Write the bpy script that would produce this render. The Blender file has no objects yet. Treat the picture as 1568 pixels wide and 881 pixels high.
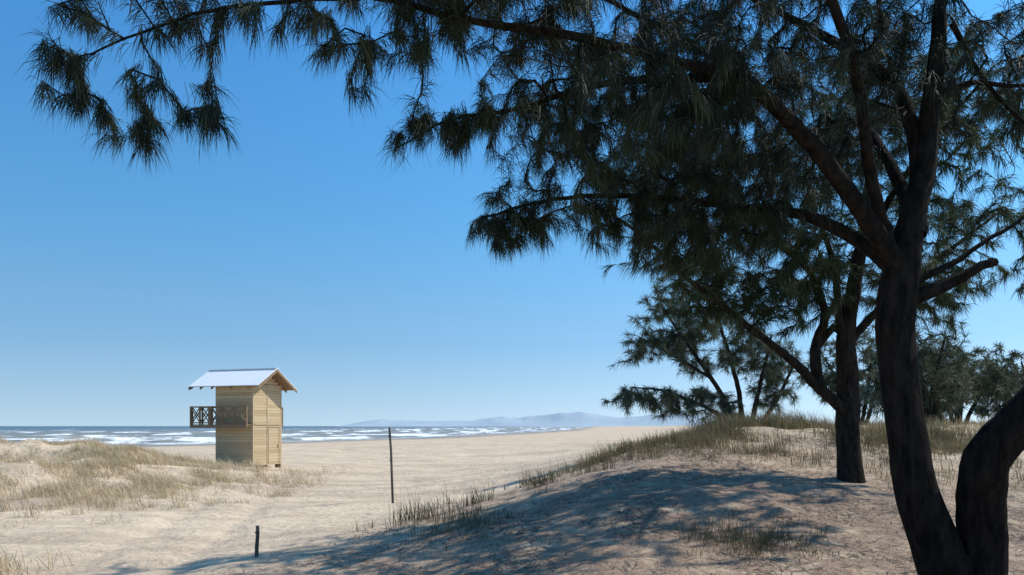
import bpy, math, random
import numpy as np
from mathutils import Vector
rng=np.random.default_rng(7); random.seed(7)
scene=bpy.context.scene
# ------------------------------------------------------------ helpers
def sstep(a,b,x):
    t=np.clip((x-a)/(b-a),0,1); return t*t*(3-2*t)
def vnoise(x,y,seed=0):
    x=np.asarray(x,float); y=np.asarray(y,float)
    xi=np.floor(x); yi=np.floor(y); fx=x-xi; fy=y-yi
    fx=fx*fx*(3-2*fx); fy=fy*fy*(3-2*fy)
    def h(a,b):
        s=np.sin(a*127.1+b*311.7+seed*74.7)*43758.5453
        return s-np.floor(s)
    return (h(xi,yi)*(1-fx)+h(xi+1,yi)*fx)*(1-fy)+(h(xi,yi+1)*(1-fx)+h(xi+1,yi+1)*fx)*fy
def fbm(x,y,seed=0,o=4):
    s=0;a=.5;t=0
    for i in range(o):
        s=s+a*vnoise(x*2**i+i*13.7,y*2**i+i*7.3,seed+i); t+=a; a*=.5
    return s/t
def make_mesh(name,verts,faces=None,loops=None,sizes=None,mat=None,smooth=False,attrs=None,parent=None):
    me=bpy.data.meshes.new(name)
    verts=np.asarray(verts,np.float32)
    if faces is not None:
        if isinstance(faces,np.ndarray):
            loops=faces.ravel(); sizes=np.full(len(faces),faces.shape[1],np.int32)
        else:
            sizes=np.array([len(f) for f in faces],np.int32); loops=np.array([i for f in faces for i in f],np.int32)
    me.vertices.add(len(verts)); me.vertices.foreach_set('co',verts.ravel())
    me.loops.add(len(loops)); me.loops.foreach_set('vertex_index',loops.astype(np.int32))
    me.polygons.add(len(sizes))
    st=np.concatenate([[0],np.cumsum(sizes)[:-1]]).astype(np.int32)
    me.polygons.foreach_set('loop_start',st); me.polygons.foreach_set('loop_total',sizes.astype(np.int32))
    me.polygons.foreach_set('use_smooth',np.full(len(sizes),smooth,bool))
    me.update(calc_edges=True)
    if attrs:
        for k,v in attrs.items():
            a=me.attributes.new(k,'FLOAT','POINT'); a.data.foreach_set('value',np.asarray(v,np.float32))
    if mat: me.materials.append(mat)
    ob=bpy.data.objects.new(name,me); scene.collection.objects.link(ob)
    if parent: ob.parent=parent
    return ob
def empty(name,loc=(0,0,0)):
    e=bpy.data.objects.new(name,None); scene.collection.objects.link(e); e.empty_display_size=.3
    return e
class NT:
    def __init__(s,name):
        s.m=bpy.data.materials.new(name); s.m.use_nodes=True; s.t=s.m.node_tree; s.b=s.t.nodes['Principled BSDF']
    def n(s,typ,**kw):
        nd=s.t.nodes.new(typ)
        for k,v in kw.items():
            if k in nd.inputs.keys(): nd.inputs[k].default_value=v
            else: setattr(nd,k,v)
        return nd
    def l(s,a,b): s.t.links.new(a,b)
    def noise(s,scale,detail=4,vec=None,rough=.5):
        n=s.n('ShaderNodeTexNoise'); n.inputs['Scale'].default_value=scale; n.inputs['Detail'].default_value=detail; n.inputs['Roughness'].default_value=rough
        if vec: s.l(vec,n.inputs['Vector'])
        return n.outputs['Fac']
    def pos(s,scale=(1,1,1),rot=(0,0,0)):
        g=s.n('ShaderNodeTexCoord'); m=s.n('ShaderNodeMapping'); m.inputs['Scale'].default_value=scale; m.inputs['Rotation'].default_value=rot
        s.l(g.outputs['Object'],m.inputs['Vector']); return m.outputs['Vector']
    def ramp(s,fac,stops):
        r=s.n('ShaderNodeValToRGB'); e=r.color_ramp.elements
        while len(e)<len(stops): e.new(.5)
        for i,(p,c) in enumerate(stops):
            e[i].position=p; e[i].color=tuple(c)[:3]+(1,) if hasattr(c,'__len__') else (c,c,c,1)
        s.l(fac,r.inputs['Fac']); return r.outputs['Color']
    def mix(s,fac,a,b,mode='MIX'):
        m=s.n('ShaderNodeMix',data_type='RGBA',blend_type=mode)
        if isinstance(fac,(int,float)): m.inputs[0].default_value=fac
        else: s.l(fac,m.inputs[0])
        for i,v in ((6,a),(7,b)):
            if isinstance(v,tuple): m.inputs[i].default_value=v+(1,)
            else: s.l(v,m.inputs[i])
        return m.outputs[2]
    def math(s,op,a,b=0.):
        m=s.n('ShaderNodeMath',operation=op)
        for i,v in ((0,a),(1,b)):
            if isinstance(v,(int,float)): m.inputs[i].default_value=v
            else: s.l(v,m.inputs[i])
        return m.outputs[0]
    def attr(s,name): 
        return s.n('ShaderNodeAttribute',attribute_name=name).outputs['Fac']
    def bump(s,h,strength=.5,dist=.05,prev=None):
        b=s.n('ShaderNodeBump'); b.inputs['Strength'].default_value=strength; b.inputs['Distance'].default_value=dist
        s.l(h,b.inputs['Height'])
        if prev: s.l(prev,b.inputs['Normal'])
        return b.outputs['Normal']
    def col(s,c): 
        if isinstance(c,tuple): s.b.inputs['Base Color'].default_value=c+(1,)
        else: s.l(c,s.b.inputs['Base Color'])
    def rough(s,r): s.b.inputs['Roughness'].default_value=r
    def spec(s,v): s.b.inputs['Specular IOR Level'].default_value=v

# ------------------------------------------------------------ terrain height
def xs(y): return np.interp(y,[-200,36,167,300,750,1500,4000,9000],[-260,-185,-109,-46,41,120,420,1100])
def xd(y): return np.interp(y,[-200,0,26,60,300,750,4000,9000],[-60,-9,3,12,70,190,800,2000])
CP=np.array([(0,0,3.4),(-6,0,3.1),(6,0,3.5),(0,-10,3.3),(-15,-10,3.0),(15,-10,3.6),
(3.97,7,3.42),(0,8,3.38),(-4,8,3.07),(-10,8,3.0),(9,8,3.7),(0,11,3.55),(3,11,3.88),(6,11,3.82),(-3.7,11.5,3.08),(-8,12,3.0),
(6.04,14,3.95),(3,14,4.25),(0,14,3.76),(-1.8,14,3.3),(5.5,18,4.82),(2.5,18,4.3),(0,18,3.5),(9,18,4.5),(9.5,14,4.05),(12,24,4.8),
(18,30,4.93),(25,45,5.0),(7.6,26,4.9),(14,17,4.55),(10,35,4.8),(3.6,26,4.2),(0,24,3.15),(-4,20,3.0),(-3,30,3.0),(0,40,3.0),(5,40,3.8),
(3,55,2.9),(10,60,3.8),(-15.3,29,4.05),(-20,29,3.95),(-12.3,32,3.35),(-11.5,36.5,3.0),(-11,27,3.05),(-12,22,3.1),(-17,22,3.35),(-25,25,3.7),
(-30,35,3.4),(-20,40,3.3),(-15,45,3.0),(-14.5,24,3.55),(-30,10,3.0),(-30,55,2.9),(-9,40,2.95),(-8,30,2.95),(-9,17,3.0),(28,15,4.8),(30,-5,4.2),(28,60,5.0)],float)
def _phi(r): return np.where(r>1e-6,r*r*np.log(np.maximum(r,1e-6)),0)
_n=len(CP); _A=np.zeros((_n+3,_n+3)); _d=np.hypot(CP[:,None,0]-CP[None,:,0],CP[:,None,1]-CP[None,:,1])
_A[:_n,:_n]=_phi(_d)+np.eye(_n)*1.2; _A[:_n,_n]=1; _A[:_n,_n+1:]=CP[:,:2]; _A[_n:,:_n]=_A[:_n,_n:].T
_W=np.linalg.solve(_A,np.concatenate([CP[:,2],[0,0,0]]))
def hum(x,y):
    a=np.exp(-(((x+17)/9)**2+((y-27)/8)**2)**2)
    b=np.exp(-(((x-7)/5)**2+((y-19.5)/3)**2)**2)
    return np.clip(a+b*.8,0,1)
def height(x,y):
    x=np.asarray(x,float); y=np.asarray(y,float); sh=x.shape; x=x.ravel(); y=y.ravel()
    t=x-xs(y)
    g=np.where(t>0,3.0*sstep(0,1,np.clip(t/150,0,1)),np.maximum(t*.02,-3))
    g=g*np.where(t>0,.6+.4*np.clip(t/150,0,1),1)
    g=g+2.1*sstep(-5,12,x-xd(y))
    g=g+(fbm(x/14,y/14,3)-.5)*.5*sstep(60,110,t)
    w=(1-sstep(0,22,np.maximum(np.abs(x)-27,0)))*(1-sstep(0,22,np.maximum(np.abs(y-23)-34,0)))
    m=w>0; loc=np.zeros_like(x)
    xm=x[m]; ym=y[m]; z=_W[_n]+_W[_n+1]*xm+_W[_n+2]*ym
    for i in range(_n): z=z+_W[i]*_phi(np.hypot(xm-CP[i,0],ym-CP[i,1]))
    loc[m]=np.clip(z,2.75,5.15)
    z=g*(1-w)+loc*w
    near=1-sstep(70,160,np.hypot(x,y))
    z=z+near*((fbm(x/1.6,y/1.6,11,3)-.5)*.19+(fbm(x/.45,y/.45,21,2)-.5)*.06)
    c=x-(-6.2+.9*np.sin(y*.11)-.18*(y-10)); rut=np.exp(-((np.abs(c)-.75)/.20)**2)*.08*(.5+vnoise(x*.8,y*.8,77))
    z=z-rut*near*sstep(-5,3,y)*(1-sstep(30,45,y))
    gm=hum(x,y)
    z=z+gm*((fbm(x/1.1,y/1.1,31,2)-.4)*np.where(x<-5,.62,.42)+(fbm(x/3.2,y/3.2,37,2)-.5)*np.where(x<-5,.7,.18))
    return z.reshape(sh)
def litter_shade_mask(x,y):  # needle litter under the trees; its tone also carries painted shade
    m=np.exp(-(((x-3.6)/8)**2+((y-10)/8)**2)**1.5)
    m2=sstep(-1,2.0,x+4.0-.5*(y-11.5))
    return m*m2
# ------------------------------------------------------------ ground
kx=np.linspace(-1,1,760); gx=7*np.sinh(7.3*kx); gx=gx/abs(gx[0])*7500
ky=np.linspace(0,1,760); gy=9*np.sinh(7.2*(ky*1.10-.10)); gy=gy/gy[-1]*8800+9
X,Y=np.meshgrid(gx,gy); Z=height(X,Y)
nx=len(gx); ny=len(gy)
i=np.arange(nx-1)[None,:]+np.arange(ny-1)[:,None]*nx
F=np.stack([i,i+1,i+nx+1,i+nx],-1).reshape(-1,4)
xf=X.ravel(); yf=Y.ravel()
T=xf-xs(yf)
wet=1-sstep(6,40,T+ (fbm(xf/20,yf/20,5)-.5)*26)
M=NT('sand_ground')
po=M.pos()
n1=M.noise(.6,5,po); n2=M.noise(7,5,po); n3=M.noise(60,4,po); n4=M.noise(2.2,6,po,.62)
sand=M.ramp(n1,[(.3,(.55,.42,.285)),(.7,(.68,.53,.37))])
sand=M.mix(.35,sand,M.ramp(n2,[(.35,(.45,.34,.23)),(.65,(.76,.605,.43))]))
drag=M.noise(.5,5,M.pos((.25,1.6,1)),.6)
sand=M.mix(M.math('MULTIPLY',M.ramp(drag,[(.44,0.),(.64,1.)]),.6),sand,(.36,.265,.19))
litter_shade_col=M.mix(M.ramp(n3,[(.35,0.),(.65,1.)]),(.10,.063,.043),(.40,.28,.195))  # needle litter, darkened further to put tree shade into the ground colour
lf=M.math('MULTIPLY',M.attr('litter_shade'),M.ramp(n4,[(.30,.3),(.50,1.)]))
c=M.mix(M.math('MULTIPLY',lf,.95),sand,litter_shade_col)
c=M.mix(M.attr('wet'),c,(.30,.25,.20))
turf=M.mix(M.ramp(n2,[(.4,0.),(.6,1.)]),(.17,.125,.07),(.44,.34,.215))
c=M.mix(M.math('MULTIPLY',M.attr('turf'),M.ramp(n4,[(.4,.1),(.6,.85)])),c,turf)
M.col(c); M.rough(.95); M.spec(.15)
bn=M.bump(n4,.8,.14); bn=M.bump(n2,.7,.05,bn); bn=M.bump(n3,.6,.015,bn); M.l(bn,M.b.inputs['Normal'])
turfv=np.clip(hum(xf,yf)*.75*np.where(xf<-5,.55,1)+.8*sstep(4,9,xf)*sstep(15,19,yf)*(1-sstep(60,120,yf)),0,1)
make_mesh('ground',np.stack([xf,yf,Z.ravel()],-1),F,mat=M.m,smooth=True,attrs={'litter_shade':litter_shade_mask(xf,yf),'wet':wet,'turf':turfv})
# ------------------------------------------------------------ sea
u=np.linspace(-1.6,.45,700); d=60*np.exp(np.linspace(0,math.log(9500/60),620))
U,D=np.meshgrid(u,d); SX=U*D; SY=D
S=(xs(SY)-SX)*.88
along=SY*.88+SX*.45
H=np.zeros_like(S); FO=np.zeros_like(S)
k=0
for s0 in [5,17,31,48,68,92,120,155,195,245,310,380,470,590,760,960]:
    off=(fbm(along/55,np.full_like(along,k*3.3),k+40,3)-.5)*34
    amp=np.clip((vnoise(along/45,np.full_like(along,k*7.1),k+60)-.32)*2.2,0,1)
    ht=.25+.95*math.exp(-((s0-120)/160)**2)
    q=(S-s0-off)
    H+=np.where(q>0,np.exp(-(q/5.)**2),np.exp(-(q/2.2)**2))*amp*ht
    br=np.clip(1.2-s0/800,.2,1)
    amp2=np.clip((fbm(along/24,np.full_like(along,k*5.1),k+80,3)-(.66-.25*br))*5,0,1)
    FO=np.maximum(FO,amp2*np.where(q<0,np.exp(-(q/(5.5 if s0<250 else 4.5))**2),np.exp(-(q/2.0)**2)))
    k+=1
FO=np.maximum(FO,.55*np.exp(-((S-2)/3)**2))
H+= (fbm(SX/9,SY/9,90,3)-.5)*.3
i=np.arange(699)[None,:]+np.arange(619)[:,None]*700
F=np.stack([i,i+1,i+701,i+700],-1).reshape(-1,4)
M=NT('sea_water'); po=M.pos((1,1,1),(0,0,.45)); nf=M.noise(.3,6,M.pos((1.4,.30,1),(0,0,.45)),.7); nn=M.noise(.8,4,po)
ff=M.math('MULTIPLY',M.attr('foam'),M.math('ADD',M.math('MULTIPLY',nf,3.4),-.92))
ff=M.ramp(ff,[(.15,0.),(.6,.97)])
wc=M.mix(M.attr('deep'),(.26,.245,.20),(.10,.17,.21))
wc=M.mix(M.ramp(nf,[(.4,0.),(.7,.5)]),wc,(.07,.11,.12))
M.col(M.mix(ff,wc,(.86,.87,.86))); M.rough(.5); M.spec(.3)
M.l(M.bump(nn,.5,.3),M.b.inputs['Normal'])
make_mesh('sea',np.stack([SX.ravel(),SY.ravel(),H.ravel()],-1),F,mat=M.m,smooth=True,attrs={'foam':FO.ravel(),'deep':sstep(60,900,S).ravel()})
# ------------------------------------------------------------ distant hills
M=NT('hill_haze'); M.col(M.ramp(M.noise(.004,5,M.pos()),[(.3,(.33,.405,.455)),(.7,(.38,.45,.495))])); M.rough(1); M.spec(0)  # distance haze is put into the hills' own pale colour
hx=np.linspace(-1200,2400,340); hy=np.linspace(4700,5800,28)
HX,HY=np.meshgrid(hx,hy)
prof=np.interp(hx,[-1200,-1020,-850,-640,-450,-250,-60,60,200,320,440,560,700,1100,1700,2400],[0,34,58,52,44,54,72,66,84,98,96,86,76,84,60,0])
HZ=prof[None,:]*(np.exp(-((HY-5200)/260)**2)*(.80+.4*fbm(HX/150,HY/150,17,4)))
HZ=HZ*sstep(4700,4900,HY)-8
i=np.arange(339)[None,:]+np.arange(27)[:,None]*340
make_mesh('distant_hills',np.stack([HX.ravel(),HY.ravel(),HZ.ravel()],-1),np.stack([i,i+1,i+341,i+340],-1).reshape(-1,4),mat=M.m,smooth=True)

# ------------------------------------------------------------ tree materials
def bark(name,a,b):
    M=NT(name); n=M.noise(14,6,M.pos((1,1,.28)),.7)
    M.col(M.ramp(n,[(.38,a),(.66,b)])); M.rough(.95); M.spec(.05)
    M.l(M.bump(n,1.0,.05),M.b.inputs['Normal']); return M.m
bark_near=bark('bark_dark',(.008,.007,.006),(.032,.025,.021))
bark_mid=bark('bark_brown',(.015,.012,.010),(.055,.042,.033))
def foliage(name,stops,trans=.25):
    M=NT(name); c=M.ramp(M.attr('tint'),stops); M.col(c); M.rough(.65); M.spec(.15)
    if trans>0:
        tr=M.n('ShaderNodeBsdfTranslucent'); M.l(c,tr.inputs['Color'])
        mx=M.n('ShaderNodeMixShader'); mx.inputs[0].default_value=trans
        out=M.t.nodes['Material Output']; M.l(M.b.outputs[0],mx.inputs[1]); M.l(tr.outputs[0],mx.inputs[2]); M.l(mx.outputs[0],out.inputs['Surface'])
    return M.m
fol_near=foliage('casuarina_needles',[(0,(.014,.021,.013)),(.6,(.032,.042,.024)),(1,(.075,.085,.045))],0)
fol_mid=foliage('casuarina_needles_sunny',[(0,(.028,.042,.020)),(.6,(.062,.082,.038)),(1,(.12,.135,.06))],.2)  # lighter copy of the needles, sunlight put into the colour
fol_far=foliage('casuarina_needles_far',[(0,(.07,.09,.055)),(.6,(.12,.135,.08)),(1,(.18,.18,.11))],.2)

def tube(pts,rad,sides,V,Fc,seedn=0,cap=True,rough=.0):
    pts=np.asarray(pts,float); n=len(pts)
    tg=np.gradient(pts,axis=0); tg/=np.linalg.norm(tg,axis=1)[:,None]+1e-9
    ref=np.array([.31,.95,.05]) if abs(tg[0]@np.array([.31,.95,.05]))<.85 else np.array([1.,0,0])
    base=len(V); a=np.arange(sides)*2*math.pi/sides
    prev=ref
    for k in range(n):
        b=prev-tg[k]*(prev@tg[k]); b/=np.linalg.norm(b)+1e-9; prev=b
        c=np.array([tg[k][1]*b[2]-tg[k][2]*b[1],tg[k][2]*b[0]-tg[k][0]*b[2],tg[k][0]*b[1]-tg[k][1]*b[0]])
        rr=rad[k]
        if rough: rr=rr*(1+rough*(np.sin(3*a+k*.35+seedn)*.5+np.sin(5*a-k*.5+seedn*2)*.35+rng.normal(0,.18,sides)))
        V.extend((pts[k]+np.outer(np.cos(a)*rr,b)+np.outer(np.sin(a)*rr,c)).tolist())
    for k in range(n-1):
        o=base+k*sides
        for j in range(sides):
            j2=(j+1)%sides; Fc.append((o+j,o+j2,o+sides+j2,o+sides+j))
    if cap: Fc.append(tuple(base+(n-1)*sides+j for j in range(sides)))
def catmull(p,step):
    p=np.asarray(p,float); q=np.vstack([2*p[0]-p[1],p,2*p[-1]-p[-2]]); out=[]
    for k in range(1,len(q)-2):
        L=np.linalg.norm(q[k+1,:3]-q[k,:3]); m=max(1,int(math.ceil(L/step)))
        for s in range(m):
            t=s/m
            out.append(.5*((2*q[k])+(-q[k-1]+q[k+1])*t+(2*q[k-1]-5*q[k]+4*q[k+1]-q[k+2])*t*t+(-q[k-1]+3*q[k]-3*q[k+1]+q[k+2])*t**3))
    out.append(q[-2]); return np.array(out)
class Tree:
    def __init__(s,name,bmat,fmat):
        s.name=name; s.bm=bmat; s.fm=fmat; N=90000
        s.P=np.zeros((N,3)); s.D=np.zeros((N,3)); s.par=-np.ones(N,int); s.n=0; s.limbs=[]; s.chains=[]; s.fol=[]
        s.cap=np.zeros(N); s.ok=np.zeros(N,bool)
    def limb(s,pts,sides=12,nofork=False):
        q=catmull(pts,.16); q[:,3]=np.maximum(q[:,3],.006); m=len(q)
        if not nofork and m>4:
            j=np.cumsum(rng.normal(0,.012,(m,3)),axis=0)*np.minimum(1,np.arange(m)/6)[:,None]
            q[:,:3]+=j*.6
        s.limbs.append((q,sides))
        a=s.n; s.P[a:a+m]=q[:,:3]; d=np.gradient(q[:,:3],axis=0); s.D[a:a+m]=d/np.linalg.norm(d,axis=1)[:,None]
        s.cap[a:a+m]=q[:,3]; s.ok[a:a+m]=(q[:,3]<.17)&(not nofork); s.n+=m
    def grow(s,T,step=.16,fol=.45):
        T=np.asarray(T)
        dd=np.array([np.min(np.linalg.norm(s.P[:s.n]-t,axis=1)+(~s.ok[:s.n])*9) for t in T])
        for t in T[np.argsort(dd)]:
            c=np.linalg.norm(s.P[:s.n]-t,axis=1)+(~s.ok[:s.n])*9
            k=int(np.argmin(c)); p=s.P[k].copy(); L=np.linalg.norm(t-p)
            if L<.05: continue
            ctl=p+s.D[k]*L*.4+np.array([0,0,.10*L])+rng.normal(0,.06*L,3)
            m=max(2,int(math.ceil(L/step))); tt=(np.arange(1,m+1)/m)[:,None]
            pts=(1-tt)**2*p+2*tt*(1-tt)*ctl+tt*tt*t
            pts[:-1]+=rng.normal(0,.012,(m-1,3))
            a=s.n; s.P[a:a+m]=pts; full=np.vstack([p,pts]); d=np.diff(full,axis=0); s.D[a:a+m]=d/(np.linalg.norm(d,axis=1)[:,None]+1e-9)
            s.par[a]=k; s.par[a+1:a+m]=np.arange(a,a+m-1); s.ok[a:a+m]=True; s.cap[a:a+m]=max(.008,s.cap[k]*.8)
            s.chains.append((k,a,m)); s.n+=m
            nf=max(1,min(m,int(round(fol/step)))); s.fol.extend(range(a+m-nf,a+m))
    def build(s,k=28,ln=(.14,.26),w=.006,spread=.65,droop=.25,rmin=.0035,al=.7):
        e=empty(s.name)
        cnt=np.zeros(s.n); 
        for (kk,a,m) in s.chains: cnt[a+m-1]+=1
        for j in range(s.n-1,-1,-1):
            if s.par[j]>=0: cnt[s.par[j]]+=cnt[j]
        r=np.minimum(rmin*np.maximum(cnt,1)**.45,s.cap[:s.n])
        V=[];Fc=[]
        for li,(q,sd) in enumerate(s.limbs): tube(q[:,:3],q[:,3],sd,V,Fc,li,rough=.07)
        make_mesh('trunk_and_limbs',V,Fc,mat=s.bm,smooth=True,parent=e)
        V=[];Fc=[]
        for (kk,a,m) in s.chains:
            P=np.vstack([s.P[kk],s.P[a:a+m]]); R=np.concatenate([[r[a]],r[a:a+m]]); tube(P,R,3,V,Fc,cap=False)
        make_mesh('twigs',V,Fc,mat=s.bm,smooth=True,parent=e)
        idx=np.repeat(np.array(s.fol),k); n=len(idx)
        tintn=rng.random(s.n)*.5+.5*vnoise(s.P[:s.n,0]*1.7+s.P[:s.n,2],s.P[:s.n,1]*1.7+s.P[:s.n,2]*1.3,9)
        ru=rng.normal(0,1,(n,3)); ru/=np.linalg.norm(ru,axis=1)[:,None]
        dr=s.D[idx]*al+ru*spread+np.array([0,0,-droop]); dr/=np.linalg.norm(dr,axis=1)[:,None]
        b=s.P[idx]-s.D[idx]*(rng.random(n)*.15)[:,None]+rng.normal(0,.012,(n,3))
        Ls=rng.uniform(ln[0],ln[1],n)[:,None]
        mid=b+dr*Ls*.5; tip=b+dr*Ls*.92-np.array([0,0,1.])*Ls*(.12+droop*.6*rng.random((n,1)))
        sd=np.cross(dr,rng.normal(0,1,(n,3))); sd/=np.linalg.norm(sd,axis=1)[:,None]+1e-9; sd*=w*.5
        Vn=np.stack([b-sd*.8,b+sd*.8,mid+sd,mid-sd,tip],1).reshape(-1,3)
        o=np.arange(n)*5
        loops=np.stack([o,o+1,o+2,o+3,o+3,o+2,o+4],1).ravel(); sizes=np.tile([4,3],n)
        tint=np.repeat(np.clip(tintn[idx]+rng.normal(0,.12,n),0,1),5)
        make_mesh('foliage',Vn,loops=loops,sizes=sizes,mat=s.fm,attrs={'tint':tint},parent=e)
        return e
def zone(cx,cy,cz,rx,ry,rz,n,clump=5,cs=.22):
    out=[]
    for _ in range(int(n/clump)):
        while True:
            v=rng.uniform(-1,1,3)
            if v@v<1: break
        c=np.array([cx,cy,cz])+v*np.array([rx,ry,rz])
        for _ in range(clump): out.append(c+rng.normal(0,cs,3)*np.array([1,1,.7]))
    return out

# ------------------------------------------------------------ near casuarina
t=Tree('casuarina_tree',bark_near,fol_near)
t.limb([(4.02,7,3.1,.30),(3.93,7,3.5,.25),(3.82,7,3.88,.215),(3.66,7,4.4,.185),(3.57,7,5.0,.165),(3.52,7,5.6,.160),(3.5,7,5.95,.165),(3.56,7,6.35,.165),(3.65,7,6.82,.120),(3.85,7.1,7.44,.10),(4.0,7.2,8.19,.08),(4.14,7.3,8.97,.06),(4.3,7.4,9.7,.045),(4.4,7.5,10.6,.02)],16)
t.limb([(3.55,7,6.3,.09),(3.25,6.9,6.62,.085),(2.92,6.8,6.99,.075),(2.55,6.7,7.36,.068),(2.2,6.5,7.58,.06),(1.82,6.3,7.82,.052),(1.3,6.1,7.84,.042),(.57,5.9,7.92,.034),(-.16,5.8,7.98,.027),(-.87,5.7,8.08,.021),(-1.59,5.7,8.05,.016),(-2.12,5.6,7.93,.013),(-2.49,5.6,7.8,.010),(-2.96,5.6,7.62,.007)],10)
t.limb([(3.52,7,6.25,.085),(3.29,7.1,6.58,.07),(2.87,7.4,6.93,.055),(2.51,7.6,7.08,.046),(2.12,7.8,7.17,.04),(1.31,8,7.33,.030),(.44,8,7.33,.02),(-.29,8,7.11,.012)],9)
t.limb([(3.62,7,6.7,.085),(3.75,7.3,7.75,.07),(3.65,7.6,8.37,.055),(3.22,7.8,8.85,.045),(2.64,8,9.35,.03),(2.0,8.1,9.8,.02)],9)
t.limb([(1.9,6.3,7.8,.04),(.9,6.5,7.85,.030),(.09,6.6,7.69,.02),(-.46,6.6,7.6,.013),(-.9,6.6,7.36,.006)],7)
t.limb([(2.85,6.78,7.05,.05),(2.5,7.2,7.9,.042),(2.0,7.5,8.5,.035),(1.2,7.6,9.0,.025),(.2,7.4,9.4,.015)],8)
t.limb([(3.38,6.95,6.48,.055),(3.05,6.7,7.2,.05),(2.7,6.2,7.9,.042),(2.0,5.7,8.7,.03),(1.0,5.4,9.2,.02),(0,5.4,9.3,.012)],8)
t.limb([(3.6,7.0,6.55,.07),(3.68,7.4,7.2,.06),(3.7,8.0,7.9,.05),(4.0,9.3,8.6,.04),(4.2,10.6,9.1,.025)],8)
t.limb([(3.58,7,6.14,.07),(3.78,6.98,6.22,.062),(4.0,6.95,6.32,.048),(4.16,6.93,6.42,.040),(4.28,6.93,6.45,.036)],9,True)
t.limb([(3.62,7,6.30,.035),(3.95,7.05,6.45,.028),(4.24,7.1,6.64,.022),(4.7,7.2,6.9,.017),(5.1,7.4,7.2,.012)],7)
t.limb([(3.97,7.2,8.08,.03),(4.3,7.2,8.16,.024),(4.7,7.2,8.12,.018),(5.2,7.3,8.3,.012)],7)
t.limb([(4.1,7.3,8.75,.03),(4.35,7.3,8.3,.022),(4.7,7.2,7.8,.016),(5.0,7.1,7.5,.01)],7)
t.limb([(4.05,7,3.1,.27),(4.13,7,3.5,.23),(4.19,6.97,3.9,.205),(4.13,6.9,4.38,.195),(4.13,6.8,4.70,.19),(4.28,6.7,4.97,.18),(4.5,6.6,5.3,.165),(4.8,6.6,5.84,.14),(5.04,6.6,6.66,.115),(5.2,6.7,7.76,.08),(5.2,6.8,8.8,.05),(5.1,6.9,9.8,.02)],15)
T=[]
T+=zone(.95,7,7.75,1.2,1.4,.85,520,6)
T+=zone(-.35,5.9,8.3,1.05,.9,.30,210,6,.15)
T+=zone(.10,8,7.12,.55,.5,.22,75,5,.13)
T+=zone(-.5,6.6,7.52,.42,.3,.12,56,5,.08)
T+=zone(2.7,7.6,8.5,1.5,1.6,1.2,440,6)
T+=zone(2.0,7.9,7.15,1.2,.8,.35,170,6,.18)
T+=zone(4.9,7.4,8.1,.9,1.2,1.2,130,6)
T+=zone(1.6,6.8,9.5,2.8,1.9,.7,280,7)
T+=zone(4.4,7.4,10.0,1.3,1.5,.9,80,7)
T+=zone(3.7,11.0,8.8,2.2,1.3,.6,300,6,.25)  # added crown part, hidden behind, to cast shade on the foreground dune
for (x,y,z,n,sg) in [(-3.2,5.6,7.38,9,.09),(-3.25,5.5,7.60,8,.09),(-2.95,5.7,7.2,7,.08),(-2.6,5.6,7.15,10,.08),(-2.55,5.5,7.38,6,.09),(-2.1,5.5,7.14,10,.08),(-2.2,5.7,7.45,6,.1),(-3.1,5.6,7.95,9,.12),(-2.8,5.6,8.15,9,.13),(-2.3,5.8,8.2,10,.14),(-2.35,5.5,7.85,7,.12),(-1.9,5.6,7.95,12,.12),(-1.5,5.7,8.05,14,.14),(-1.2,5.7,7.85,10,.10),(-1.15,5.8,7.62,6,.07),(-.7,5.8,7.85,8,.09),(-3.2,5.7,8.3,7,.12)]:
    T+=[np.array([x,y,z])+rng.normal(0,sg,3) for _ in range(n)]
t.grow(T,.15,.42)
t.build(k=31,ln=(.11,.24),w=.0048,spread=.42,droop=.55,al=.55)

# ------------------------------------------------------------ second casuarina
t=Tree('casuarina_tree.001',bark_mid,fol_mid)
t.limb([(6.06,14,3.6,.30),(6.05,14,4.0,.235),(6.03,14,4.6,.205),(6.02,14,5.3,.20),(6.0,14,6.1,.18),(6.0,14,6.6,.16),(6.14,14,7.36,.13),(6.37,14,8.5,.1),(6.5,14.1,9.7,.07),(6.4,14.2,11,.03)],14)
t.limb([(6.0,14,5.2,.12),(5.75,13.9,5.4,.105),(5.36,13.8,5.72,.09),(4.88,13.6,6.12,.075),(4.2,13.4,6.6,.06),(3.48,13.2,7.12,.05),(2.88,13,7.5,.04),(2.1,13,8.2,.03),(1.2,13,8.8,.02)],10)
t.limb([(5.4,13.8,5.7,.10),(5.38,13.9,6.1,.10),(5.42,14,6.5,.09),(5.57,14,6.95,.075),(5.3,14.1,7.7,.06),(4.6,14.3,8.4,.045),(3.8,14.5,9.2,.02)],10)
t.limb([(5.45,14,6.4,.06),(5.75,14,6.75,.07),(5.98,14,6.55,.08)],8)
t.limb([(6.0,14,6.4,.08),(5.72,13.8,7.0,.07),(5.5,13.6,7.94,.05),(5.0,13.3,9,.025)],8)
t.limb([(6.02,14,6.5,.08),(6.5,14,7.0,.07),(7.2,14,7.6,.055),(8.0,14.1,8.2,.035),(8.8,14.2,8.8,.02)],8)
t.limb([(6.3,14,8.2,.07),(6.6,13.4,9.1,.05),(6.9,12.6,9.8,.035),(7.1,11.8,10.2,.02)],8)
T=[]
T+=zone(4.0,13.6,7.9,1.9,1.6,.8,340,6,.25)
T+=zone(2.5,13,8.3,1.1,1.3,.75,140,6,.22)
T+=zone(6.6,14,8.3,2.1,1.8,1.2,320,6,.28)
T+=zone(5.8,14,10.4,3.2,2,1.2,330,6,.3)
T+=zone(2.5,13,10,2.2,1.8,1.1,200,6,.3)  # added crown, hidden by the near tree, to throw shade further left
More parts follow.
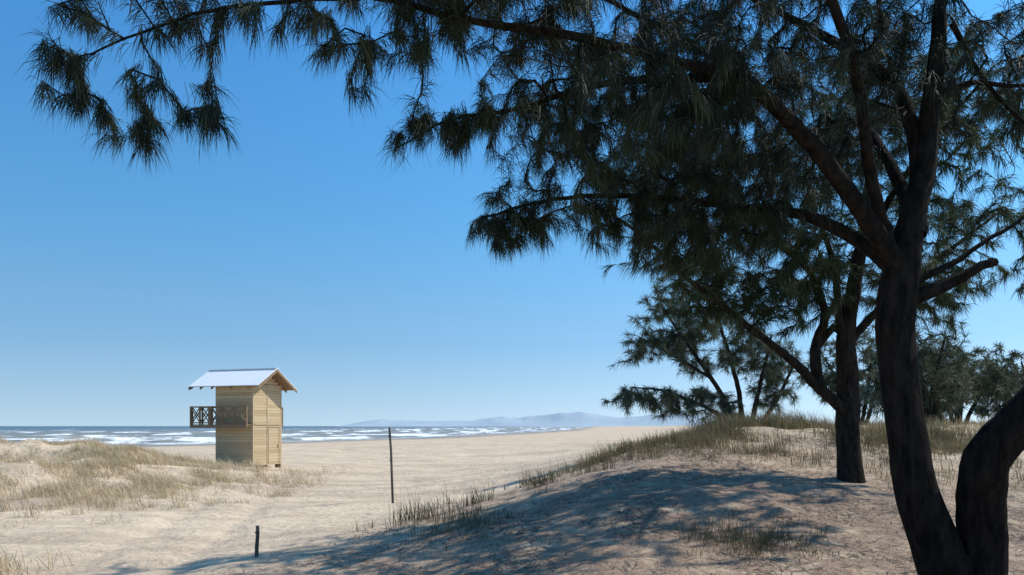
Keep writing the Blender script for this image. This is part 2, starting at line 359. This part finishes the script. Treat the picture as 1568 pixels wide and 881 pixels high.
T+=zone(6.8,11.9,10.0,2.2,1.4,.8,230,6,.28)  # extra foliage added high up to shade the foreground sand
T+=zone(4.6,13.9,7.1,1.7,.9,.45,150,5,.2)
T+=zone(7.2,14,7.4,1.1,.8,.5,90,5,.2)
T+=zone(9.0,14.5,9,1.2,1.2,1.3,100,6,.28)
t.grow(T,.2,.5)
t.build(k=24,ln=(.16,.32),w=.009,spread=.55,droop=.35,rmin=.004)

# ------------------------------------------------------------ third, farther casuarina on the dune
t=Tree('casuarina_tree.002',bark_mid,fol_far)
for L in [[(7.5,26,4.7,.10),(7.2,26,5.6,.085),(6.6,26,6.6,.07),(5.9,26,7.6,.055),(5.2,26,8.6,.04),(4.8,26,9.4,.02)],
          [(7.7,26.2,4.7,.10),(7.65,26.2,5.8,.085),(7.4,26.2,7,.07),(7.0,26.2,8.4,.05),(6.6,26.2,9.6,.03)],
          [(7.9,26,4.7,.09),(8.1,26,5.8,.08),(8.3,26,6.8,.06),(8.6,26,8,.04)],
          [(8.1,26.3,4.7,.08),(8.7,26.3,5.6,.07),(9.2,26.3,6.5,.05),(9.5,26.3,7.2,.03)],
          [(7.4,25.9,4.8,.08),(6.7,25.8,5.4,.065),(5.8,25.7,5.8,.05),(4.8,25.6,6.1,.035),(3.9,25.6,6.2,.02)],
          [(6.7,26,6.5,.05),(5.9,25.9,7.0,.045),(5.0,25.8,7.5,.035),(4.2,25.8,7.9,.02)]]:
    t.limb(L,8)
T=[]
T+=zone(5.6,26,8.7,1.9,1.2,1.0,200,6,.28)
T+=zone(4.9,25.8,7.6,1.4,.8,.4,110,6,.25)
T+=zone(4.4,25.7,5.9,1.2,.7,.22,100,6,.18)
T+=zone(6.8,26,7.6,1.6,1,1.1,260,6,.28)
T+=zone(8.7,26.2,7.2,1.0,.8,.8,150,6,.25)
T+=zone(6.3,26,5.7,1.5,.7,.45,150,5,.22)
T+=zone(8.8,26.2,6.0,.8,.6,.35,50,5,.2)
T+=zone(6.3,26,10,1.4,1,.8,80,6,.28)
t.grow(T,.25,.5)
t.build(k=22,ln=(.18,.38),w=.013,spread=.65,droop=.15,rmin=.006)

# ------------------------------------------------------------ trees behind the dune, right
def bush(name,cx,cy,z0,rx,rz,n,seed,w=.03):
    t=Tree(name,bark_mid,fol_far)
    for a in np.linspace(-.8,.8,5):
        t.limb([(cx+a*.4,cy,z0-.3,.14),(cx+a*rx*.45,cy+rng.normal(0,.3),z0+rz*.7,.10),(cx+a*rx*.8,cy+rng.normal(0,.6),z0+rz*1.4,.05)],6)
    T=zone(cx,cy,z0+rz*1.05,rx*.9,rx*.6,rz*.85,n,7,.4)+zone(cx+rx*.4,cy,z0+rz*.8,rx*.7,rx*.4,rz*.5,n//3,7,.35)+zone(cx-rx*.5,cy,z0+rz*.7,rx*.6,rx*.4,rz*.5,n//3,7,.35)
    t.grow(T,.4,.8)
    t.build(k=18,ln=(.25,.55),w=w,spread=.9,droop=.05,rmin=.010)
bush('casuarina_tree.003',25.5,45,4.9,3.4,2.5,330,1)
bush('casuarina_tree.004',31.0,47,4.9,3.2,2.9,280,2)
bush('casuarina_tree.005',20.3,46,4.9,2.8,3.1,280,3)
bush('casuarina_tree.006',17.3,33,4.8,2.1,2.7,240,4,.022)

# ------------------------------------------------------------ grass
def grass(name,pts,k,hr,w,mat,spread=.05,lean=.35,wind=(-.18,-.05)):
    pts=np.asarray(pts); idx=np.repeat(np.arange(len(pts)),k); n=len(idx)
    bx=pts[idx,0]+rng.normal(0,spread,n); by=pts[idx,1]+rng.normal(0,spread,n)
    sc=((.35+.9*rng.random(len(pts)))*(.55+.9*vnoise(pts[:,0]*.9,pts[:,1]*.9,14)))[idx]
    b=np.stack([bx,by,height(bx,by)-.02],-1)
    hh=rng.uniform(hr[0],hr[1],n)*sc
    ang=rng.random(n)*2*math.pi; ln=np.abs(rng.normal(0,lean,n))
    dx=np.cos(ang)*ln+wind[0]; dy=np.sin(ang)*ln+wind[1]
    mid=b+np.stack([dx*hh*.3,dy*hh*.3,hh*.55],-1); tip=b+np.stack([dx*hh,dy*hh,hh*(1-.25*ln)],-1)
    a2=rng.random(n)*math.pi; sd=np.stack([np.cos(a2),np.sin(a2),np.zeros(n)],-1)*w*.5
    V=np.stack([b-sd,b+sd,mid+sd*.8,mid-sd*.8,tip],1).reshape(-1,3); o=np.arange(n)*5
    loops=np.stack([o,o+1,o+2,o+3,o+3,o+2,o+4],1).ravel()
    tn=rng.random(len(pts))*.35+.4*vnoise(pts[:,0]*.6+9,pts[:,1]*.6,23)
    tint=np.repeat(np.clip(tn[idx]+rng.random(n)*.35,0,1),5)
    return make_mesh(name,V,loops=loops,sizes=np.tile([4,3],n),mat=mat,attrs={'tint':tint})
g_straw=foliage('straw_grass',[(0,(.54,.42,.26)),(.5,(.60,.48,.31)),(.85,(.38,.31,.175)),(1,(.20,.185,.09))],.3)
g_green=foliage('dune_grass_green',[(0,(.36,.275,.165)),(.35,(.26,.20,.11)),(.7,(.15,.13,.068)),(1,(.075,.075,.036))],.25)
g_dark=foliage('dune_grass_dark',[(0,(.20,.155,.085)),(.5,(.11,.10,.045)),(1,(.05,.06,.025))],.2)
g_tan=foliage('dune_grass_tan',[(0,(.48,.37,.225)),(.5,(.36,.28,.16)),(1,(.16,.14,.07))],.25)
def scatter(n,fx,fy,mask):
    out=[]
    while len(out)<n:
        x=rng.uniform(*fx,4000); y=rng.uniform(*fy,4000); m=rng.random(4000)<mask(x,y)
        out.extend(np.stack([x[m],y[m]],-1).tolist())
    return np.array(out[:n])
pat=lambda x,y,s,sd,a,b: sstep(a,b,fbm(x/s,y/s,sd,3))
left=scatter(5400,(-32,-7),(14,42),lambda x,y: np.exp(-(((x+18)/9.3)**2+((y-26.5)/9)**2)**2)*(.06+.94*pat(x,y,1.5,51,.44,.58))*sstep(0,2.5,np.hypot(x+11.5,y-36.5)-1.5))
corner=scatter(60,(-8.4,-6.5),(9.6,11.6),lambda x,y:np.exp(-(((x+7.4)/.6)**2+((y-10.7)/.6)**2)))
grass('beach_grass',np.vstack([left,corner]),14,(.16,.46),.012,g_straw,.12,.7,(-.4,-.05))
crest=scatter(2000,(0,16),(12,32),lambda x,y: np.exp(-(((x-6.8)/5.0)**2+((y-19.5)/3.8)**2)**2)*(.05+.95*pat(x,y,1.1,61,.46,.57))*(np.hypot(x-6,y-14)>.5))
grass('dune_grass',crest,14,(.10,.46),.010,g_green,.10,.5,(-.15,0))
edge=[]
for q in rng.random(460)**1.15:
    x=-1.6+q*6.2+rng.normal(0,.55); y=13.3+q*7.4+rng.normal(0,.7)
    if vnoise(x*1.6,y*1.6,5)>.5: edge.append((x,y))
grass('dune_grass.003',np.array(edge),12,(.08,.46),.009,g_dark,.08,.4,(-.12,0))
right=scatter(2600,(6.5,40),(11,60),lambda x,y:(.06+.94*pat(x,y,2.0,71,.46,.6))*(1-sstep(18,40,y)*.7))
grass('dune_grass.001',right,13,(.14,.50),.013,g_tan,.12,.45)
fore=scatter(120,(1.9,3.9),(8.0,10.4),lambda x,y:np.exp(-(((x-2.8)/.55)**2+((y-9.2)/.5)**2)**1))
fore=np.vstack([fore,scatter(80,(-2.8,0.6),(9.5,14),lambda x,y:np.exp(-(((x+.8)/.7)**2+((y-11.7)/1.1)**2)))])
grass('dune_grass.002',fore,15,(.06,.30),.006,g_dark,.08,.8,(0,0))
M=NT('dry_twigs'); M.col(M.ramp(M.attr('tint'),[(0,(.04,.028,.02)),(1,(.20,.14,.10))])); M.rough(.95)
n=44000; lx=rng.uniform(-4,11,n); ly=rng.uniform(6,18,n); kp=rng.random(n)<litter_shade_mask(lx,ly)*(.15+.85*pat(lx,ly,.9,81,.4,.65)); lx=lx[kp]; ly=ly[kp]; n=len(lx)
a=rng.random(n)*math.pi; L=rng.uniform(.04,.18,n); wd=rng.uniform(.003,.007,n)
dx=np.cos(a)*L/2; dy=np.sin(a)*L/2; px=-np.sin(a)*wd; py=np.cos(a)*wd
V=[]
for sx,sw in ((-1,-1),(1,-1),(1,1),(-1,1)):
    x=lx+sx*dx+sw*px; y=ly+sx*dy+sw*py; V.append(np.stack([x,y,height(x,y)+.008+sx*.004],-1))
V=np.stack(V,1).reshape(-1,3); make_mesh('fallen_twigs',V,np.arange(n*4).reshape(-1,4),mat=M.m,attrs={'tint':np.repeat(rng.random(n),4)})

# ------------------------------------------------------------ posts
M=NT('weathered_wood'); nz=M.noise(14,5,M.pos((1,1,.15))); M.col(M.ramp(nz,[(.3,(.06,.048,.04)),(.7,(.17,.14,.115))])); M.rough(.9); M.l(M.bump(nz,.7,.02),M.b.inputs['Normal']); wood_grey=M.m
def post(name,x,y,h,r,lx,ly,extra=None):
    z=float(height(np.array([x]),np.array([y]))[0]); V=[];Fc=[]
    P=[(x,y,z-.2),(x+lx*.3,y+ly*.3,z+h*.3),(x+lx*.65+.008,y+ly*.6,z+h*.7),(x+lx,y+ly,z+h)]
    tube(P,[r*1.1,r,r*.95,r*.85],9,V,Fc,2,True,.06)
    if extra:
        for (hz,rr) in extra:
            q=[(x+lx*hz/h,y+ly*hz/h,z+hz-.012),(x+lx*hz/h,y+ly*hz/h,z+hz+.012)]
            tube(q,[r*rr]*2,9,V,Fc,1,True); Fc.append(tuple(range(len(V)-18,len(V)-9))[::-1])
    return make_mesh(name,V,Fc,mat=wood_grey,smooth=False)
post('wooden_fence_post',-3.03,20,1.93,.032,-.10,0,[(1.7,1.25),(1.1,1.2)])
post('wooden_fence_post.001',-3.75,11.5,.46,.028,.01,.02,[(.36,1.25)])

# ------------------------------------------------------------ lifeguard hut
M=NT('pine_boards'); gr=M.noise(5,6,M.pos((1.2,1.2,9)),.6)
c=M.ramp(M.attr('tint'),[(0,(.40,.285,.155)),(.5,(.52,.39,.23)),(1,(.61,.475,.295))])
M.col(M.mix(.4,c,M.ramp(gr,[(.3,(.34,.24,.13)),(.7,(.66,.53,.34))]))); M.rough(.8); M.spec(.15); M.l(M.bump(gr,.4,.01),M.b.inputs['Normal']); pine=M.m
M=NT('dark_timber'); M.col(M.ramp(M.noise(8,4,M.pos()),[(.3,(.07,.045,.025)),(.7,(.14,.09,.05))])); M.rough(.9); dark=M.m  # dark brown for the core behind the boards and the footings
M=NT('white_roof_sheet'); rn=M.noise(3,5,M.pos()); M.col(M.ramp(rn,[(.3,(.84,.83,.80)),(.7,(.90,.89,.87))])); M.rough(.6); white=M.m
M=NT('brown_timber'); M.col(M.ramp(M.noise(6,5,M.pos((1,1,5))),[(.3,(.17,.11,.06)),(.7,(.30,.20,.115))])); M.rough(.8); brown=M.m
al=math.radians(20); U_=np.array([-math.cos(al),math.sin(al),0]); V_=np.array([math.sin(al),math.cos(al),0]); O=np.array([-11.9,36,3.0])
hut=empty('lifeguard_hut')
class Part:
    def __init__(s): s.V=[];s.F=[];s.T=[]
    def hexa(s,c8,t=None):
        b=len(s.V); t=random.random() if t is None else t
        for (uu,vv,zz) in c8: s.V.append(O+U_*uu+V_*vv+np.array([0,0,zz])); s.T.append(t)
        for f in ((0,1,2,3),(7,6,5,4),(0,4,5,1),(1,5,6,2),(2,6,7,3),(3,7,4,0)): s.F.append(tuple(b+i for i in f))
    def box(s,u0,u1,v0,v1,z0,z1,t=None):
        s.hexa([(u0,v0,z0),(u1,v0,z0),(u1,v1,z0),(u0,v1,z0),(u0,v0,z1),(u1,v0,z1),(u1,v1,z1),(u0,v1,z1)],t)
    def beam(s,a,b,w,t=None):
        a=np.array(a,float); b=np.array(b,float); d=b-a; d/=np.linalg.norm(d)
        r=np.array([0,0,1.]) if abs(d[2])<.9 else np.array([1.,0,0]); p=np.cross(d,r); p/=np.linalg.norm(p); q=np.cross(d,p); w/=2
        s.hexa([a-p*w-q*w,a+p*w-q*w,a+p*w+q*w,a-p*w+q*w,b-p*w-q*w,b+p*w-q*w,b+p*w+q*w,b-p*w+q*w],t)
    def done(s,name,mat): 
        return make_mesh(name,s.V,s.F,mat=mat,attrs={'tint':s.T},parent=hut)
A=2.08; WT=3.96; RZ=4.62; SL=.6
core=Part(); core.box(.03,A-.03,.03,A-.03,.16,WT-.02); core.done('frame_core',dark)
bo=Part(); z=.16; bh=.135
while z<WT-.05:
    z1=min(z+bh-.007,WT-.005)
    o=random.uniform(0,.004)
    bo.box(0.05,A-.05,-.012-o,.028,z,z1); bo.box(0.05,A-.05,A-.028,A+.012+o,z,z1)
    o=random.uniform(0,.004)
    for v0,v1 in ((.05,1.0),(1.02,A-.05)): bo.box(-.012-o,.028,v0,v1,z,z1)
    if z<2.1 or z>3.8: bo.box(A-.028,A+.012+o,.05,A-.05,z,z1)
    else: bo.box(A-.028,A+.012,.05,.5,z,z1); bo.box(A-.028,A+.012,1.5,A-.05,z,z1)
    z+=bh
z=WT
while z<RZ-.08:
    half=(RZ-.06-(z+bh))/SL
    if half>.05:
        for u0,u1 in ((-.014,.026),(A-.026,A+.014)): bo.box(u0,u1,A/2-half,A/2+half,z,z+bh-.007)
    z+=bh
bo.done('wall_boards',pine)
tr=Part()
for uu in (-.022,A-.05):
    for vv in (-.022,A-.05): tr.box(uu,uu+.072,vv,vv+.072,-.15,WT+.02,.6)
tr.box(-.03,-.018,.985,1.035,.1,WT,.25)
tr.box(-.045,-.019,.06,.98,2.04,2.12,.3); tr.box(-.045,-.019,1.04,A-.06,2.04,2.12,.3)
tr.box(.06,A-.06,-.045,-.02,2.0,2.1,.25)
tr.box(.06,A-.06,-.035,-.02,.16,.26,.25)
tr.box(-.034,-.02,1.08,1.12,.2,1.92,.25); tr.box(-.034,-.02,1.9,1.94,.2,1.92,.25); tr.box(-.036,-.02,1.08,1.94,1.925,1.98,.25)
tr.box(-.07,-.037,1.8,1.86,1.0,1.12,0)
tr.done('corner_posts_and_trim',pine)
ft=Part()
for uu in (.05,A-.2):
    for vv in (.05,1.0,A-.2): ft.box(uu,uu+.15,vv,vv+.15,-.5,.158)
ft.done('footings',dark)
def roof(part,u0,u1,va,za,vb,zb,th,t=None):
    part.hexa([(u0,va,za),(u1,va,za),(u1,vb,zb),(u0,vb,zb),(u0,va,za+th),(u1,va,za+th),(u1,vb,zb+th),(u0,vb,zb+th)],t)
ro=Part(); u=-.56
while u<3.3:
    for va,vb in ((-.37,A/2),(A+.5,A/2)):
        dz=SL*abs(va-A/2); roof(ro,u,min(u+.976,3.37),va,RZ-dz+.05,vb,RZ+.05,.03)
    u+=.98
ro.box(-.57,3.38,A/2-.10,A/2+.10,RZ+.068,RZ+.095)
ro.done('roof_sheets',white)
ru=Part()
for va,vb in ((-.33,A/2-.004),(A+.47,A/2+.004)):
    dz=SL*abs(va-A/2); roof(ru,-.52,3.34,va,RZ-dz+.012,vb,RZ+.012,.03)
    for uu in (.0,1.0,A-.02,2.7,3.28):
        roof(ru,uu,uu+.05,va,RZ-dz-.11,vb,RZ-.11,.118)
for uu in (-.56,3.38):
    for va,vb in ((-.35,A/2),(A+.49,A/2)):
        dz=SL*abs(va-A/2); roof(ru,uu-.012,uu+.012,va,RZ-dz-.12,vb,RZ-.09,.14)
ru.done('roof_underside_and_rafters',brown)
ba=Part(); z0=2.02; zt=2.88; UE=3.22
v=-.42
while v<A+.3:
    ba.box(A+.02,UE,v,v+.12,z0,z0+.045); v+=.13
ba.box(A+.02,UE,-.42,-.36,z0-.12,z0-.002); ba.box(A+.02,UE,A+.25,A+.31,z0-.12,z0-.002); ba.box(UE-.06,UE,-.35,A+.24,z0-.12,z0-.002)
ba.box(0.05,A+.018,-.42,-.03,z0,z0+.045); ba.box(.05,A,-.42,-.37,z0-.12,z0-.002)
def rail(a,b,n):
    a=np.array(a,float); b=np.array(b,float)
    for z in (z0+.12,zt): ba.beam((a[0],a[1],z),(b[0],b[1],z),.055)
    for k in range(n+1):
        p=a+(b-a)*k/n; ba.beam((p[0],p[1],z0-.1),(p[0],p[1],zt+.03),.065)
        if k<n:
            q=a+(b-a)*(k+1)/n; ba.beam((p[0],p[1],z0+.12),(q[0],q[1],zt),.036); ba.beam((p[0]+.003,p[1]+.012,zt),(q[0]+.003,q[1]+.012,z0+.12),.036)
rail((.05,-.39),(A,-.39),3); rail((A+.08,-.39),(UE,-.39),2); rail((UE-.03,-.32),(UE-.03,A+.25),4); rail((UE-.1,A+.28),(A+.05,A+.28),2)
ba.box(.1,.8,A+.03,A+.3,z0,z0+.05)
for k in range(3): ba.beam((.12+.33*k,A+.27,z0-.1),(.12+.33*k,A+.27,zt),.055)
ba.beam((.1,A+.27,zt),(.8,A+.27,zt),.055); ba.beam((.13,A+.03,zt),(.13,A+.25,zt),.05)
ba.done('balcony',brown)

# ------------------------------------------------------------ light
sunv=Vector((.93*math.cos(math.radians(48)),.36*math.cos(math.radians(48)),math.sin(math.radians(48)))).normalized()
L=bpy.data.lights.new('sun','SUN'); L.energy=4.8; L.angle=math.radians(.5); L.color=(1,.94,.85)
so=bpy.data.objects.new('sun',L); scene.collection.objects.link(so); so.rotation_euler=sunv.to_track_quat('Z','Y').to_euler()
w=bpy.data.worlds.new('World'); scene.world=w; w.use_nodes=True; nt=w.node_tree
bg=nt.nodes['Background']; sk=nt.nodes.new('ShaderNodeTexSky'); sk.sky_type='NISHITA'; sk.sun_disc=False
sk.sun_elevation=math.radians(48); sk.sun_rotation=math.atan2(sunv.x,sunv.y)
sk.air_density=1.0; sk.dust_density=.6; sk.ozone_density=2.0; sk.altitude=0
tc=nt.nodes.new('ShaderNodeTexCoord'); sp=nt.nodes.new('ShaderNodeSeparateXYZ'); cb=nt.nodes.new('ShaderNodeCombineXYZ')
mm=nt.nodes.new('ShaderNodeMath'); mm.operation='MULTIPLY_ADD'; mm.inputs[1].default_value=.62; mm.inputs[2].default_value=.16
lk=nt.links.new
lk(tc.outputs['Generated'],sp.inputs[0]); lk(sp.outputs[2],mm.inputs[0]); lk(sp.outputs[0],cb.inputs[0]); lk(sp.outputs[1],cb.inputs[1]); lk(mm.outputs[0],cb.inputs[2]); lk(cb.outputs[0],sk.inputs['Vector'])
rp=nt.nodes.new('ShaderNodeValToRGB'); E=rp.color_ramp.elements; E.new(.5); E.new(.6)
for e,(p,c) in zip(E,[(0,(1.25,1.16,1.02)),(.10,(.78,1.0,1.03)),(.25,(.50,1.0,1.18)),(.45,(.36,.94,1.30))]): e.position=p; e.color=c+(1,)
lk(sp.outputs[2],rp.inputs['Fac'])
mx=nt.nodes.new('ShaderNodeMix'); mx.data_type='RGBA'; mx.blend_type='MULTIPLY'; mx.inputs[0].default_value=1
lk(sk.outputs[0],mx.inputs[6]); lk(rp.outputs[0],mx.inputs[7]); lk(mx.outputs[2],bg.inputs['Color']); bg.inputs['Strength'].default_value=.148
# ------------------------------------------------------------ camera
cam=bpy.data.cameras.new('camera'); cam.lens=27.55; cam.sensor_width=36; cam.shift_y=.135; cam.clip_start=.05; cam.clip_end=20000
co=bpy.data.objects.new('camera',cam); co.location=(0,0,5.0); co.rotation_euler=(math.radians(90),0,0); scene.collection.objects.link(co); scene.camera=co
scene.view_settings.view_transform='Standard'; scene.view_settings.look='None'; scene.view_settings.exposure=0; scene.view_settings.gamma=1
